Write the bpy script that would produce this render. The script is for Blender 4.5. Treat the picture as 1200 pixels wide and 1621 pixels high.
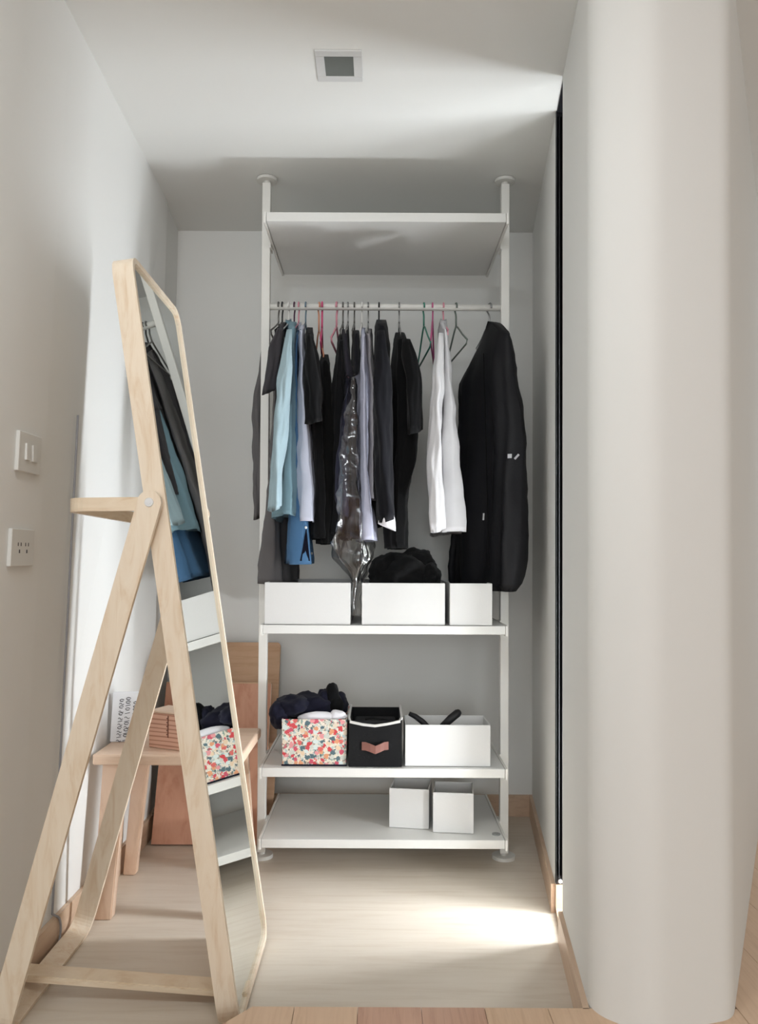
import bpy, bmesh, math, random
from mathutils import Vector, Matrix, noise

random.seed(7)
for o in list(bpy.data.objects):
    bpy.data.objects.remove(o)
SC = bpy.context.scene
COL = SC.collection

# ------------------------------------------------------------------ camera
F, PITCH, ROLL, EYE, SHIFT = 1240.0, math.radians(1.2), math.radians(0.3), 1.045, 45.53
cam_data = bpy.data.cameras.new('camera')
cam_data.sensor_fit = 'HORIZONTAL'
cam_data.sensor_width = 36.0
cam_data.lens = 36.0 * F / 1200.0
cam_data.shift_y = SHIFT / 1200.0
cam_data.clip_start = 0.02
cam = bpy.data.objects.new('camera', cam_data)
COL.objects.link(cam)
cam.matrix_world = (Matrix.Translation((0, 0, EYE)) @ Matrix.Rotation(math.radians(90) + PITCH, 4, 'X')
                    @ Matrix.Rotation(ROLL, 4, 'Z'))
SC.camera = cam

# ------------------------------------------------------------------ world, lights, exposure
SC.view_settings.view_transform = 'Standard'
SC.view_settings.look = 'None'
SC.view_settings.gamma = 1.0
SC.view_settings.use_curve_mapping = False
SC.view_settings.exposure = 0.43
world = bpy.data.worlds.new('world')
SC.world = world
world.use_nodes = True
world.node_tree.nodes['Background'].inputs[0].default_value = (0.96, 0.98, 1.0, 1)
world.node_tree.nodes['Background'].inputs[1].default_value = 0.66


def area(name, loc, direction, sx, sy, power, color, spread=180):
    d = bpy.data.lights.new(name, 'AREA')
    d.shape = 'RECTANGLE'
    d.size, d.size_y, d.energy, d.color = sx, sy, power, color
    d.spread = math.radians(spread)
    o = bpy.data.objects.new(name, d)
    o.location = loc
    o.rotation_euler = Vector(direction).to_track_quat('-Z', 'Y').to_euler()
    COL.objects.link(o)
    return o


# daylight of the window in the room behind the camera
area('room_window_light', (-0.1, -4.4, 1.35), (0.03, 1, 0), 1.3, 1.8, 48, (0.88, 0.95, 1.0))
# unseen fill lamp added overhead to lift the niche, floor and left wall
area('overhead_fill_light', (-0.30, 0.72, 2.35), (0, 0.3, -1), 0.6, 0.5, 9.0, (0.92, 0.97, 1.0))
# daylight in the next room, falling through the narrow gap of the door
area('next_room_light', (0.86, 2.222, 0.85), (-1, 0.08, 0), 0.13, 1.50, 16.5, (0.87, 0.93, 1.0))
area('low_fill_light', (0.80, 2.085, 0.30), (-0.7, 0.45, 1.0), 0.12, 0.12, 8, (0.90, 0.95, 1.0))  # added low fill behind the gap, aimed up to brighten the deep ceiling

CEIL = 2.385


# ------------------------------------------------------------------ helpers
def at(px, py, Y):
    """real position of a measured point that lies Y metres into the room"""
    a, b = px - 600.0, -(py - 810.5 - SHIFT)
    a2 = a * math.cos(ROLL) - b * math.sin(ROLL)
    b2 = a * math.sin(ROLL) + b * math.cos(ROLL)
    c, s = math.cos(PITCH), math.sin(PITCH)
    d = Vector((a2, F * c - b2 * s, F * s + b2 * c))
    return d * (Y / d.y) + Vector((0, 0, EYE))


def lin(c):
    out = []
    for v in c[:3]:
        v = v / 255.0
        out.append(v / 12.92 if v <= 0.04045 else ((v + 0.055) / 1.055) ** 2.4)
    return tuple(out) + (1.0,)


def obj(name, bm, mat, parent=None, smooth=False, kind=None):
    me = bpy.data.meshes.new(name)
    bmesh.ops.recalc_face_normals(bm, faces=bm.faces[:])
    bm.to_mesh(me)
    bm.free()
    if smooth:
        for p in me.polygons:
            p.use_smooth = True
    me.materials.append(mat)
    o = bpy.data.objects.new(name, me)
    COL.objects.link(o)
    if parent is not None:
        o.parent = parent
        o.matrix_parent_inverse = Matrix.Translation(-parent.location)
    if kind:
        o['kind'] = kind
    return o


def thing(name, label, cat, loc=(0, 0, 0), group=None):
    o = bpy.data.objects.new(name, None)
    o.empty_display_size = 0.05
    o.location = loc
    COL.objects.link(o)
    return tag(o, label, cat, group)


def tag(o, label, cat, group=None):
    o['label'] = label
    o['category'] = cat
    if group:
        o['group'] = group
    return o


def box(bm, lo, hi, bevel=0.0, M=None):
    r = bmesh.ops.create_cube(bm, size=1.0)
    vs = r['verts']
    for v in vs:
        v.co = Vector(((lo[i] + hi[i]) / 2 + v.co[i] * (hi[i] - lo[i]) for i in range(3)))
    if bevel > 0:
        es = list({e for v in vs for e in v.link_edges})
        r2 = bmesh.ops.bevel(bm, geom=es, offset=bevel, segments=2, profile=0.5, affect='EDGES')
        vs = list({v for f in r2['faces'] for v in f.verts} | {v for v in vs if v.is_valid})
    if M is not None:
        for v in vs:
            v.co = M @ v.co
    return vs


def hexa(bm, bottom, top):
    """bottom and top: four corners each"""
    a = [bm.verts.new(p) for p in bottom]
    b = [bm.verts.new(p) for p in top]
    n = len(a)
    bm.faces.new(a[::-1])
    bm.faces.new(b)
    for i in range(n):
        bm.faces.new((a[i], a[(i + 1) % n], b[(i + 1) % n], b[i]))


def strip(bm, path, n, w, t, closed=False):
    """bent wooden strip: rectangular section w (along n) by t swept along path"""
    n = Vector(n).normalized()
    path = [Vector(p) for p in path]
    N = len(path)
    rings = []
    for i, p in enumerate(path):
        if closed:
            tg = path[(i + 1) % N] - path[i - 1]
        else:
            tg = path[min(i + 1, N - 1)] - path[max(i - 1, 0)]
        b = tg.normalized().cross(n).normalized()
        rings.append([bm.verts.new(p + n * sn * w / 2 + b * sb * t / 2)
                      for sn, sb in ((-1, -1), (1, -1), (1, 1), (-1, 1))])
    for i in range(N if closed else N - 1):
        r, q = rings[i], rings[(i + 1) % N]
        for k in range(4):
            bm.faces.new((r[k], r[(k + 1) % 4], q[(k + 1) % 4], q[k]))
    if not closed:
        bm.faces.new(rings[0])
        bm.faces.new(rings[-1][::-1])


def tube(bm, path, r, n=8):
    path = [Vector(p) for p in path]
    N = len(path)
    rr = r if isinstance(r, (list, tuple)) else [r] * N
    rings = []
    ref = None
    for i, p in enumerate(path):
        tg = (path[min(i + 1, N - 1)] - path[max(i - 1, 0)]).normalized()
        if ref is None:
            ref = tg.orthogonal().normalized()
        ref = (ref - tg * ref.dot(tg)).normalized()
        b = tg.cross(ref)
        rings.append([bm.verts.new(p + (ref * math.cos(k * 2 * math.pi / n) + b * math.sin(k * 2 * math.pi / n)) * rr[i])
                      for k in range(n)])
    for i in range(N - 1):
        for k in range(n):
            bm.faces.new((rings[i][k], rings[i][(k + 1) % n], rings[i + 1][(k + 1) % n], rings[i + 1][k]))
    bm.faces.new(rings[0][::-1])
    bm.faces.new(rings[-1])


def disc(bm, c, axis, r, h, n=24, r2=None):
    M = Matrix.Translation(Vector(c)) @ Vector(axis).to_track_quat('Z', 'Y').to_matrix().to_4x4()
    bmesh.ops.create_cone(bm, cap_ends=True, segments=n, radius1=r, radius2=r if r2 is None else r2, depth=h, matrix=M)


def prism(bm, poly, z0, z1):
    a = [bm.verts.new((x, y, z0)) for x, y in poly]
    b = [bm.verts.new((x, y, z1)) for x, y in poly]
    n = len(poly)
    f1 = bm.faces.new(a[::-1])
    f2 = bm.faces.new(b)
    for i in range(n):
        bm.faces.new((a[i], a[(i + 1) % n], b[(i + 1) % n], b[i]))
    bmesh.ops.triangulate(bm, faces=[f1, f2])


def corner(p0, p1, p2, r, n=6):
    """points of a rounded corner at p1"""
    p0, p1, p2 = Vector(p0), Vector(p1), Vector(p2)
    a, b = p1 + (p0 - p1).normalized() * r, p1 + (p2 - p1).normalized() * r
    out = []
    for i in range(n + 1):
        t = i / n
        out.append(a * (1 - t) ** 2 + p1 * 2 * t * (1 - t) + b * t * t)
    return out


# ------------------------------------------------------------------ materials
def nodes(name):
    m = bpy.data.materials.new(name)
    m.use_nodes = True
    nt = m.node_tree
    return m, nt, nt.nodes['Principled BSDF'], nt.nodes, nt.links


def plain(name, rgb, rough=0.6, metal=0.0, spec=0.4, var=0.04, scale=12.0, bump=0.0, bscale=200.0, stretch=(1, 1, 1)):
    m, nt, p, N, L = nodes(name)
    tc = N.new('ShaderNodeTexCoord')
    mp = N.new('ShaderNodeMapping')
    mp.inputs['Scale'].default_value = stretch
    L.new(tc.outputs['Object'], mp.inputs[0])
    nz = N.new('ShaderNodeTexNoise')
    nz.inputs['Scale'].default_value = scale
    nz.inputs['Detail'].default_value = 4
    L.new(mp.outputs[0], nz.inputs['Vector'])
    mx = N.new('ShaderNodeMix')
    mx.data_type = 'RGBA'
    c = lin(rgb)
    mx.inputs['A'].default_value = tuple(max(0, v * (1 - var)) for v in c[:3]) + (1,)
    mx.inputs['B'].default_value = tuple(min(1, v * (1 + var)) for v in c[:3]) + (1,)
    L.new(nz.outputs['Fac'], mx.inputs['Factor'])
    L.new(mx.outputs['Result'], p.inputs['Base Color'])
    p.inputs['Roughness'].default_value = rough
    p.inputs['Metallic'].default_value = metal
    p.inputs['Specular IOR Level'].default_value = spec
    if bump > 0:
        n2 = N.new('ShaderNodeTexNoise')
        n2.inputs['Scale'].default_value = bscale
        n2.inputs['Detail'].default_value = 3
        L.new(mp.outputs[0], n2.inputs['Vector'])
        bp = N.new('ShaderNodeBump')
        bp.inputs['Strength'].default_value = bump
        bp.inputs['Distance'].default_value = 0.002
        L.new(n2.outputs['Fac'], bp.inputs['Height'])
        L.new(bp.outputs[0], p.inputs['Normal'])
    return m


def wood(name, light, dark, stretch, scale=6.0, rough=0.45, distort=2.2, spec=0.35):
    m, nt, p, N, L = nodes(name)
    tc = N.new('ShaderNodeTexCoord')
    mp = N.new('ShaderNodeMapping')
    mp.inputs['Scale'].default_value = stretch
    L.new(tc.outputs['Object'], mp.inputs[0])
    nz = N.new('ShaderNodeTexNoise')
    nz.inputs['Scale'].default_value = scale
    nz.inputs['Detail'].default_value = 6
    nz.inputs['Roughness'].default_value = 0.62
    nz.inputs['Distortion'].default_value = distort
    L.new(mp.outputs[0], nz.inputs['Vector'])
    cr = N.new('ShaderNodeValToRGB')
    cr.color_ramp.elements[0].position = 0.30
    cr.color_ramp.elements[0].color = lin(dark)
    cr.color_ramp.elements[1].position = 0.68
    cr.color_ramp.elements[1].color = lin(light)
    e = cr.color_ramp.elements.new(0.5)
    e.color = tuple((a * 0.75 + b * 0.25) for a, b in zip(lin(light), lin(dark)))
    L.new(nz.outputs['Fac'], cr.inputs[0])
    L.new(cr.outputs[0], p.inputs['Base Color'])
    p.inputs['Roughness'].default_value = rough
    p.inputs['Specular IOR Level'].default_value = spec
    bp = N.new('ShaderNodeBump')
    bp.inputs['Strength'].default_value = 0.08
    bp.inputs['Distance'].default_value = 0.002
    L.new(nz.outputs['Fac'], bp.inputs['Height'])
    L.new(bp.outputs[0], p.inputs['Normal'])
    return m


def cloth(name, rgb, rough=0.92, var=0.12, sheen=0.06):
    m = plain(name, rgb, rough=rough, spec=0.12, var=var, scale=7.0, bump=0.25, bscale=420.0)
    p = m.node_tree.nodes['Principled BSDF']
    p.inputs['Sheen Weight'].default_value = sheen
    p.inputs['Sheen Roughness'].default_value = 0.5
    return m


PAINT = plain('wall_paint', (237, 236, 232), rough=0.85, spec=0.2, var=0.015, scale=3, bump=0.05, bscale=90)
CEILP = plain('ceiling_paint', (237, 237, 233), rough=0.9, spec=0.15, var=0.01, scale=3)
WHITE = plain('white_lacquer', (228, 227, 223), rough=0.38, spec=0.45, var=0.01)
WHITEM = plain('white_steel', (236, 234, 228), rough=0.42, spec=0.45, var=0.01)
FLOORM = wood('pale_laminate', (226, 215, 200), (214, 200, 182), (1.2, 14, 14), scale=3.0, rough=0.36, distort=0.6)
PLANKA = wood('honey_plank', (228, 196, 166), (214, 180, 148), (26, 1.4, 26), scale=3.0, rough=0.4, distort=0.8)
PLANKB = wood('brown_plank', (212, 172, 148), (190, 148, 126), (30, 1.4, 30), scale=3.0, rough=0.4, distort=0.8)
BASEM = wood('baseboard_laminate', (218, 190, 164), (202, 172, 146), (8, 1.0, 20), scale=3.0, rough=0.4, distort=0.5)
ASH = wood('ash_wood', (245, 229, 207), (229, 204, 174), (9, 9, 1.5), scale=3.2, rough=0.42, distort=1.6)
ASHH = wood('ash_wood_along', (241, 222, 196), (222, 194, 160), (2, 2, 12), scale=4.0, rough=0.42, distort=1.2)
BEECH = wood('pink_beech', (236, 206, 182), (220, 186, 158), (6, 6, 1.6), scale=4.0, rough=0.45, distort=0.8)
BEECHS = wood('pink_beech_seat', (236, 208, 184), (222, 188, 160), (1.5, 9, 9), scale=4.0, rough=0.45, distort=0.8)
BOARDR = wood('reddish_veneer', (222, 168, 140), (204, 144, 116), (9, 9, 1.3), scale=3.0, rough=0.4, distort=0.5)
BOARDB = wood('light_brown_veneer', (214, 176, 142), (196, 154, 120), (1.3, 9, 12), scale=3.0, rough=0.45, distort=0.5)
DARK = plain('dark_aluminium', (38, 38, 42), rough=0.4, metal=0.3, spec=0.4, var=0.05)
STEEL = plain('steel', (232, 232, 232), rough=0.3, metal=0.4, var=0.03)
PLASTW = plain('white_plastic', (226, 224, 218), rough=0.4, spec=0.4, var=0.01)
GREYP = plain('grey_plastic', (150, 152, 150), rough=0.4, var=0.03)
LAMPG = plain('frosted_glass', (112, 116, 112), rough=0.3, spec=0.5, var=0.1, scale=30)
CORDM = plain('cord_grey', (150, 148, 150), rough=0.5)
FABW = plain('white_box_fabric', (222, 221, 219), rough=0.8, spec=0.15, var=0.02, scale=4, bump=0.12, bscale=260)
FABK = cloth('black_box_fabric', (30, 30, 31))
BINDW = cloth('white_binding', (214, 212, 208))
LEATH = plain('brown_leather', (142, 96, 86), rough=0.55, var=0.15, scale=30)
PAPER = plain('white_paper', (236, 236, 238), rough=0.7, spec=0.2, var=0.01)
INK = plain('grey_ink', (70, 66, 70), rough=0.7)
BLACKC = cloth('black_cloth', (15, 15, 16))
NAVYC = cloth('navy_cloth', (26, 26, 40))
WHITEC = cloth('white_cloth', (238, 236, 240), var=0.04)
STRAP = plain('black_padded_strap', (24, 23, 26), rough=0.5, var=0.1)
PRINTW = plain('white_print', (196, 196, 200), rough=0.7)

# mirror silver
MIRR, _nt, _p, _N, _L = nodes('mirror_silver')
_p.inputs['Base Color'].default_value = (0.80, 0.83, 0.81, 1)
_p.inputs['Metallic'].default_value = 1.0
_p.inputs['Roughness'].default_value = 0.015

# clear film of a laundry cover
FILM, _nt, _p, _N, _L = nodes('clear_film')
_tr = _N.new('ShaderNodeBsdfTransparent')
_tr.inputs[0].default_value = (0.97, 0.97, 0.97, 1)
_gl = _N.new('ShaderNodeBsdfGlossy')
_gl.inputs['Roughness'].default_value = 0.12
_lw = _N.new('ShaderNodeLayerWeight')
_lw.inputs['Blend'].default_value = 0.32
_mr = _N.new('ShaderNodeMapRange')
_mr.inputs['To Min'].default_value = 0.07
_mr.inputs['To Max'].default_value = 0.8
_L.new(_lw.outputs['Facing'], _mr.inputs['Value'])
_mx = _N.new('ShaderNodeMixShader')
_L.new(_mr.outputs[0], _mx.inputs[0])
_L.new(_tr.outputs[0], _mx.inputs[1])
_L.new(_gl.outputs[0], _mx.inputs[2])
_L.new(_mx.outputs[0], _nt.nodes['Material Output'].inputs['Surface'])

# small flower print
FLORAL, _nt, _p, _N, _L = nodes('flower_print')
_tc = _N.new('ShaderNodeTexCoord')


def _flowers(scale, thr, cols, seed):
    mp = _N.new('ShaderNodeMapping')
    mp.inputs['Location'].default_value = (seed, seed * 1.7, seed * 0.3)
    _L.new(_tc.outputs['Object'], mp.inputs[0])
    nz = _N.new('ShaderNodeTexNoise')
    nz.inputs['Scale'].default_value = scale * 2.2
    _L.new(mp.outputs[0], nz.inputs['Vector'])
    ad = _N.new('ShaderNodeVectorMath')
    ad.operation = 'MULTIPLY_ADD'
    ad.inputs[1].default_value = (0.016, 0.016, 0.016)
    _L.new(nz.outputs['Color'], ad.inputs[0])
    _L.new(mp.outputs[0], ad.inputs[2])
    vo = _N.new('ShaderNodeTexVoronoi')
    vo.inputs['Scale'].default_value = scale
    vo.inputs['Randomness'].default_value = 0.8
    _L.new(ad.outputs[0], vo.inputs['Vector'])
    lt = _N.new('ShaderNodeMath')
    lt.operation = 'LESS_THAN'
    lt.inputs[1].default_value = thr
    _L.new(vo.outputs['Distance'], lt.inputs[0])
    sp = _N.new('ShaderNodeSeparateColor')
    _L.new(vo.outputs['Color'], sp.inputs[0])
    cr = _N.new('ShaderNodeValToRGB')
    cr.color_ramp.interpolation = 'CONSTANT'
    while len(cr.color_ramp.elements) < len(cols):
        cr.color_ramp.elements.new(0.5)
    for i, c in enumerate(cols):
        cr.color_ramp.elements[i].position = i / len(cols)
        cr.color_ramp.elements[i].color = lin(c)
    _L.new(sp.outputs[0], cr.inputs[0])
    return lt.outputs[0], cr.outputs[0]


_m1 = _N.new('ShaderNodeMix')
_m1.data_type = 'RGBA'
_m1.inputs['A'].default_value = lin((232, 222, 208))
_f, _c = _flowers(112, 0.52, [(130, 156, 146), (88, 104, 108), (222, 214, 190), (176, 194, 192), (140, 122, 108), (226, 216, 200)], 3.1)
_L.new(_f, _m1.inputs['Factor'])
_L.new(_c, _m1.inputs['B'])
_m2 = _N.new('ShaderNodeMix')
_m2.data_type = 'RGBA'
_f, _c = _flowers(60, 0.50, [(206, 70, 74), (222, 206, 186), (214, 104, 98), (214, 224, 220), (204, 84, 104), (222, 156, 116), (224, 150, 152), (204, 206, 196), (84, 108, 116), (206, 76, 84), (226, 200, 170)], 0.7)
_L.new(_f, _m2.inputs['Factor'])
_L.new(_m1.outputs['Result'], _m2.inputs['A'])
_L.new(_c, _m2.inputs['B'])
_L.new(_m2.outputs['Result'], _p.inputs['Base Color'])
_p.inputs['Roughness'].default_value = 0.8

# wood-grain print of the carton
GRAINP, _nt, _p, _N, _L = nodes('grain_print')
_tc = _N.new('ShaderNodeTexCoord')
_mp = _N.new('ShaderNodeMapping')
_mp.inputs['Scale'].default_value = (0.12, 0.12, 1)
_L.new(_tc.outputs['Object'], _mp.inputs[0])
_wv = _N.new('ShaderNodeTexWave')
_wv.wave_type = 'BANDS'
_wv.bands_direction = 'Z'
_wv.inputs['Scale'].default_value = 24
_wv.inputs['Distortion'].default_value = 3.5
_wv.inputs['Detail'].default_value = 2
_L.new(_mp.outputs[0], _wv.inputs['Vector'])
_cr = _N.new('ShaderNodeValToRGB')
_cr.color_ramp.elements[0].position = 0.0
_cr.color_ramp.elements[0].color = lin((178, 122, 98))
_cr.color_ramp.elements[1].position = 0.35
_cr.color_ramp.elements[1].color = lin((222, 176, 152))
_L.new(_wv.outputs['Fac'], _cr.inputs[0])
_L.new(_cr.outputs[0], _p.inputs['Base Color'])
_p.inputs['Roughness'].default_value = 0.6

# ------------------------------------------------------------------ the setting
STEP = 0.085

bm = bmesh.new()
box(bm, (-1.1, 1.2, -0.05), (0.75, 3.35, 0.0))
floor = obj('floor', bm, FLOORM, kind='structure')
bm = bmesh.new()
box(bm, (-1.1, -4.8, -0.05), (2.7, 1.2, 0.0))
obj('floor', bm, FLOORM, kind='structure')

# raised plank floor of the room the camera stands in
bm = bmesh.new()
prism(bm, [(-0.265, 1.688), (-0.34, 1.638), (-0.6, 1.45), (-0.6, -4.8), (2.65, -4.8), (2.65, 1.688)], 0.0, STEP - 0.012)
prism(bm, [(0.75, 1.688), (2.65, 1.688), (2.65, 3.2), (1.55, 3.2)], 0.0, STEP - 0.012)
plat = obj('floor', bm, PLANKB, kind='structure')
x, i = -0.040 - 0.135 * 4, 0
while x < 2.6:
    x1 = min(x + 0.135, 2.62)
    b = bmesh.new()
    yfar = 1.692
    if x < -0.265:
        yfar = 1.64 if x > -0.35 else 1.45
    if x > 0.70:
        yfar = 3.2
    z0, z1 = STEP - 0.0119, STEP
    xa, xb = x + 0.0006, x1 - 0.0006
    if x < -0.265 < x1:
        poly = [(xa, 1.66), (-0.265, yfar + 0.05), (xb, 1.692), (xb, 0.3), (xa, 0.3)]
        poly = [(xa, 1.637), (-0.265, 1.692), (xb, 1.692), (xb, 0.3), (xa, 0.3)]
    else:
        poly = [(xa, yfar), (xb, yfar), (xb, 0.3), (xa, 0.3)]
    prism(b, poly, z0, z1)
    px_mid = (x + x1) / 2
    obj('plank', b, PLANKB if -0.045 < px_mid < 0.23 else PLANKA, plat)
    x += 0.135
    i += 1

bm = bmesh.new()
box(bm, (-1.1, -4.8, CEIL), (2.7, 3.35, CEIL + 0.05))
obj('ceiling', bm, CEILP, kind='structure')


# left wall: slightly out of plumb, one flat stretch and a short one that turns outward at the far end
def soften(o):
    for p in o.data.polygons:
        p.use_smooth = True
    o.data.set_sharp_from_angle(angle=math.radians(25))


def quad_wall(name, pts, thick):
    """pts: list of (Y, X at floor, X at ceiling)"""
    b = bmesh.new()
    for (y0, b0, t0), (y1, b1, t1) in zip(pts[:-1], pts[1:]):
        bot = [(b0, y0, 0), (b1, y1, 0), (b1 - thick, y1, 0), (b0 - thick, y0, 0)]
        top = [(t0, y0, CEIL), (t1, y1, CEIL), (t1 - thick, y1, CEIL), (t0 - thick, y0, CEIL)]
        hexa(b, bot, top)
    return obj(name, b, PAINT, kind='structure')


quad_wall('wall_left', [(-4.8, -0.869, -0.766), (1.9, -0.869, -0.767), (2.93, -0.846, -0.806)], 0.1)
quad_wall('wall_left', [(2.93, -0.852, -0.812), (3.22, -0.866, -0.836)], 0.1)
bm = bmesh.new()
box(bm, (-1.0, 3.2, 0.0), (0.75, 3.32, CEIL))
obj('wall_back', bm, PAINT, kind='structure')
bm = bmesh.new()
prism(bm, [(0.525, 2.33), (0.627, 3.2), (0.627, 3.3), (1.5, 3.3), (0.72, 2.38), (0.61, 2.33)], 0.0, CEIL)
obj('wall_right', bm, PAINT, kind='structure')
bm = bmesh.new()
nose = [tuple(p.xy) for p in corner((0.504, 2.15, 0), (0.452, 1.676, 0), (0.548, 1.598, 0), 0.05, 8)]
nose += [tuple(p.xy) for p in corner((0.50, 1.637, 0), (0.548, 1.598, 0), (0.735, 1.655, 0), 0.05, 10)]
nose += [tuple(p.xy) for p in corner((0.62, 1.618, 0), (0.745, 1.655, 0), (1.6, 3.27, 0), 0.03, 6)]
nose += [(1.62, 3.30), (1.5, 3.3), (0.70, 1.80), (0.56, 1.80), (0.556, 2.15), (0.504, 2.15)]
prism(bm, nose, 0.0, CEIL)
soften(obj('wall_right', bm, PAINT, kind='structure'))
bm = bmesh.new()
box(bm, (2.62, -4.8, 0.0), (2.7, 3.35, CEIL))
obj('wall_right', bm, PAINT, kind='structure')

# sill below the gap of the door
bm = bmesh.new()
prism(bm, [(0.503, 2.148), (0.526, 2.332), (0.60, 2.332), (0.60, 2.148)], 0.0, 0.018)
prism(bm, [(0.5245, 2.318), (0.5245, 2.331), (0.60, 2.331), (0.60, 2.318)], 0.018, STEP + 0.002)
obj('trim_1', bm, BASEM, kind='structure')
bm = bmesh.new()
prism(bm, [(0.506, 2.148), (0.528, 2.332), (0.66, 2.332), (0.66, 2.148)], CEIL - 0.006, CEIL)
obj('trim_2', bm, DARK, kind='structure')
# baseboards
bm = bmesh.new()
TB = 0.012
for (y0, xa, xb, y1, xc, xd) in ((1.2, -0.869, -0.866, 1.9, -0.869, -0.866), (1.9, -0.869, -0.866, 2.93, -0.846, -0.845), (2.93, -0.852, -0.851, 3.2, -0.866, -0.865)):
    hexa(bm, [(xa, y0, 0), (xa + TB, y0, 0), (xc + TB, y1, 0), (xc, y1, 0)],
         [(xb, y0, STEP), (xb + TB, y0, STEP), (xd + TB, y1, STEP), (xd, y1, STEP)])
obj('baseboard_left', bm, BASEM, kind='structure')
bm = bmesh.new()
prism(bm, [(0.440, 1.690), (0.4915, 2.148), (0.506, 2.148), (0.454, 1.690)], 0.0, STEP)
prism(bm, [(0.5125, 2.33), (0.615, 3.2), (0.630, 3.2), (0.527, 2.33)], 0.0, STEP)
box(bm, (0.493, 2.148, 0.0), (0.55, 2.152, STEP))
obj('baseboard_right', bm, BASEM, kind='structure')
bm = bmesh.new()
box(bm, (-0.86, 3.188, 0), (0.615, 3.2, STEP))
obj('baseboard_back', bm, BASEM, kind='structure')

# dark aluminium jamb of the sliding door and its small bolt
bm = bmesh.new()
box(bm, (0.5245, 2.318, STEP + 0.004), (0.60, 2.331, CEIL), 0.001)
dr = obj('door_1', bm, DARK, kind='structure')
bm = bmesh.new()
box(bm, (0.527, 2.318, STEP + 0.028), (0.585, 2.32, CEIL - 0.02))
for q in (0.531, 0.541):
    box(bm, (q, 2.312, STEP + 0.02), (q + 0.003, 2.319, CEIL - 0.02))
obj('guide_rail', bm, DARK, dr)
bm = bmesh.new()
disc(bm, (0.536, 2.315, STEP + 0.014), (0, 1, 0), 0.006, 0.006, 12)
obj('bolt', bm, STEEL, dr)

# recessed square ceiling lamp
L_ = thing('ceiling_light', 'square white recessed ceiling lamp, unlit, grey glass', 'lamp', (-0.115, 2.105, CEIL))
bm = bmesh.new()
c0, c1, d0, d1 = -0.178, -0.052, 2.04, 2.175
w = 0.024
for lo, hi in (((c0, d0), (c1, d0 + w)), ((c0, d1 - w), (c1, d1)), ((c0, d0 + w), (c0 + w, d1 - w)), ((c1 - w, d0 + w), (c1, d1 - w))):
    box(bm, (lo[0], lo[1], CEIL - 0.005), (hi[0], hi[1], CEIL), 0.0015)
obj('lamp_frame', bm, plain('lamp_frame_white', (214, 214, 212), rough=0.5), L_)
bm = bmesh.new()
box(bm, (c0 + w, d0 + w, CEIL - 0.003), (c1 - w, d1 - w, CEIL - 0.0005))
obj('lamp_glass', bm, LAMPG, L_)


# switch and socket on the left wall
def wallx(y, z):
    if y <= 1.9:
        b, t = -0.869, -0.767
    else:
        k = (y - 1.9) / 1.03
        b, t = -0.869 + 0.023 * k, -0.767 - 0.039 * k
    return b + (t - b) * z / CEIL


def plate(y0, y1, z0, z1, name, label, cat):
    t = thing(name, label, cat, (wallx(y0, z0), (y0 + y1) / 2, z0))
    b = bmesh.new()
    bx = [(wallx(y0, z0), y0, z0), (wallx(y0, z0) + 0.009, y0, z0), (wallx(y1, z0) + 0.009, y1, z0), (wallx(y1, z0), y1, z0)]
    tx = [(wallx(y0, z1), y0, z1), (wallx(y0, z1) + 0.009, y0, z1), (wallx(y1, z1) + 0.009, y1, z1), (wallx(y1, z1), y1, z1)]
    hexa(b, bx, tx)
    bmesh.ops.bevel(b, geom=b.edges[:], offset=0.0015, segments=1, affect='EDGES')
    obj('cover_plate', b, PLASTW, t)
    return t


t = plate(1.745, 1.860, 1.235, 1.325, 'light_switch', 'white light switch plate on the left wall above the socket', 'switch')
for k, (y0, y1) in enumerate(((1.775, 1.795), (1.808, 1.83))):
    b = bmesh.new()
    xw = wallx(1.8, 1.28)
    box(b, (xw + 0.008, y0, 1.262), (xw + 0.0135, y1, 1.300), 0.001)
    obj('rocker', b, PLASTW, t)
t = plate(1.735, 1.850, 1.020, 1.105, 'wall_socket', 'white double wall socket plate below the light switch', 'socket')
for k, yc in enumerate((1.775, 1.812)):
    b = bmesh.new()
    xw = wallx(1.79, 1.06)
    for dy, dz in ((-0.007, 0.006), (0.007, 0.006), (0, -0.010)):
        box(b, (xw + 0.0078, yc + dy - 0.002, 1.064 + dz - 0.004), (xw + 0.0096, yc + dy + 0.002, 1.064 + dz + 0.004))
    obj('pin_holes', b, INK, t)

# thin cord down the left wall
bm = bmesh.new()
pts = []
for z in [1.42 - i * 0.12 for i in range(12)]:
    pts.append((wallx(2.085, z) + 0.005, 2.085, z))
pts += [(wallx(2.09, 0.09) + 0.005, 2.088, 0.098), (-0.852, 2.091, 0.0935), (-0.8475, 2.097, 0.0885), (-0.846, 2.106, 0.080), (-0.846, 2.113, 0.068), (-0.846, 2.117, 0.055), (-0.846, 2.117, 0.042), (-0.846, 2.113, 0.029), (-0.845, 2.105, 0.018), (-0.844, 2.09, 0.009), (-0.844, 2.06, 0.005), (-0.847, 1.95, 0.005), (-0.849, 1.8, 0.005)]
tube(bm, pts, 0.0032, 6)
tag(obj('cord', bm, CORDM, smooth=True), 'thin grey cord running down the left wall to the floor', 'cord')

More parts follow.
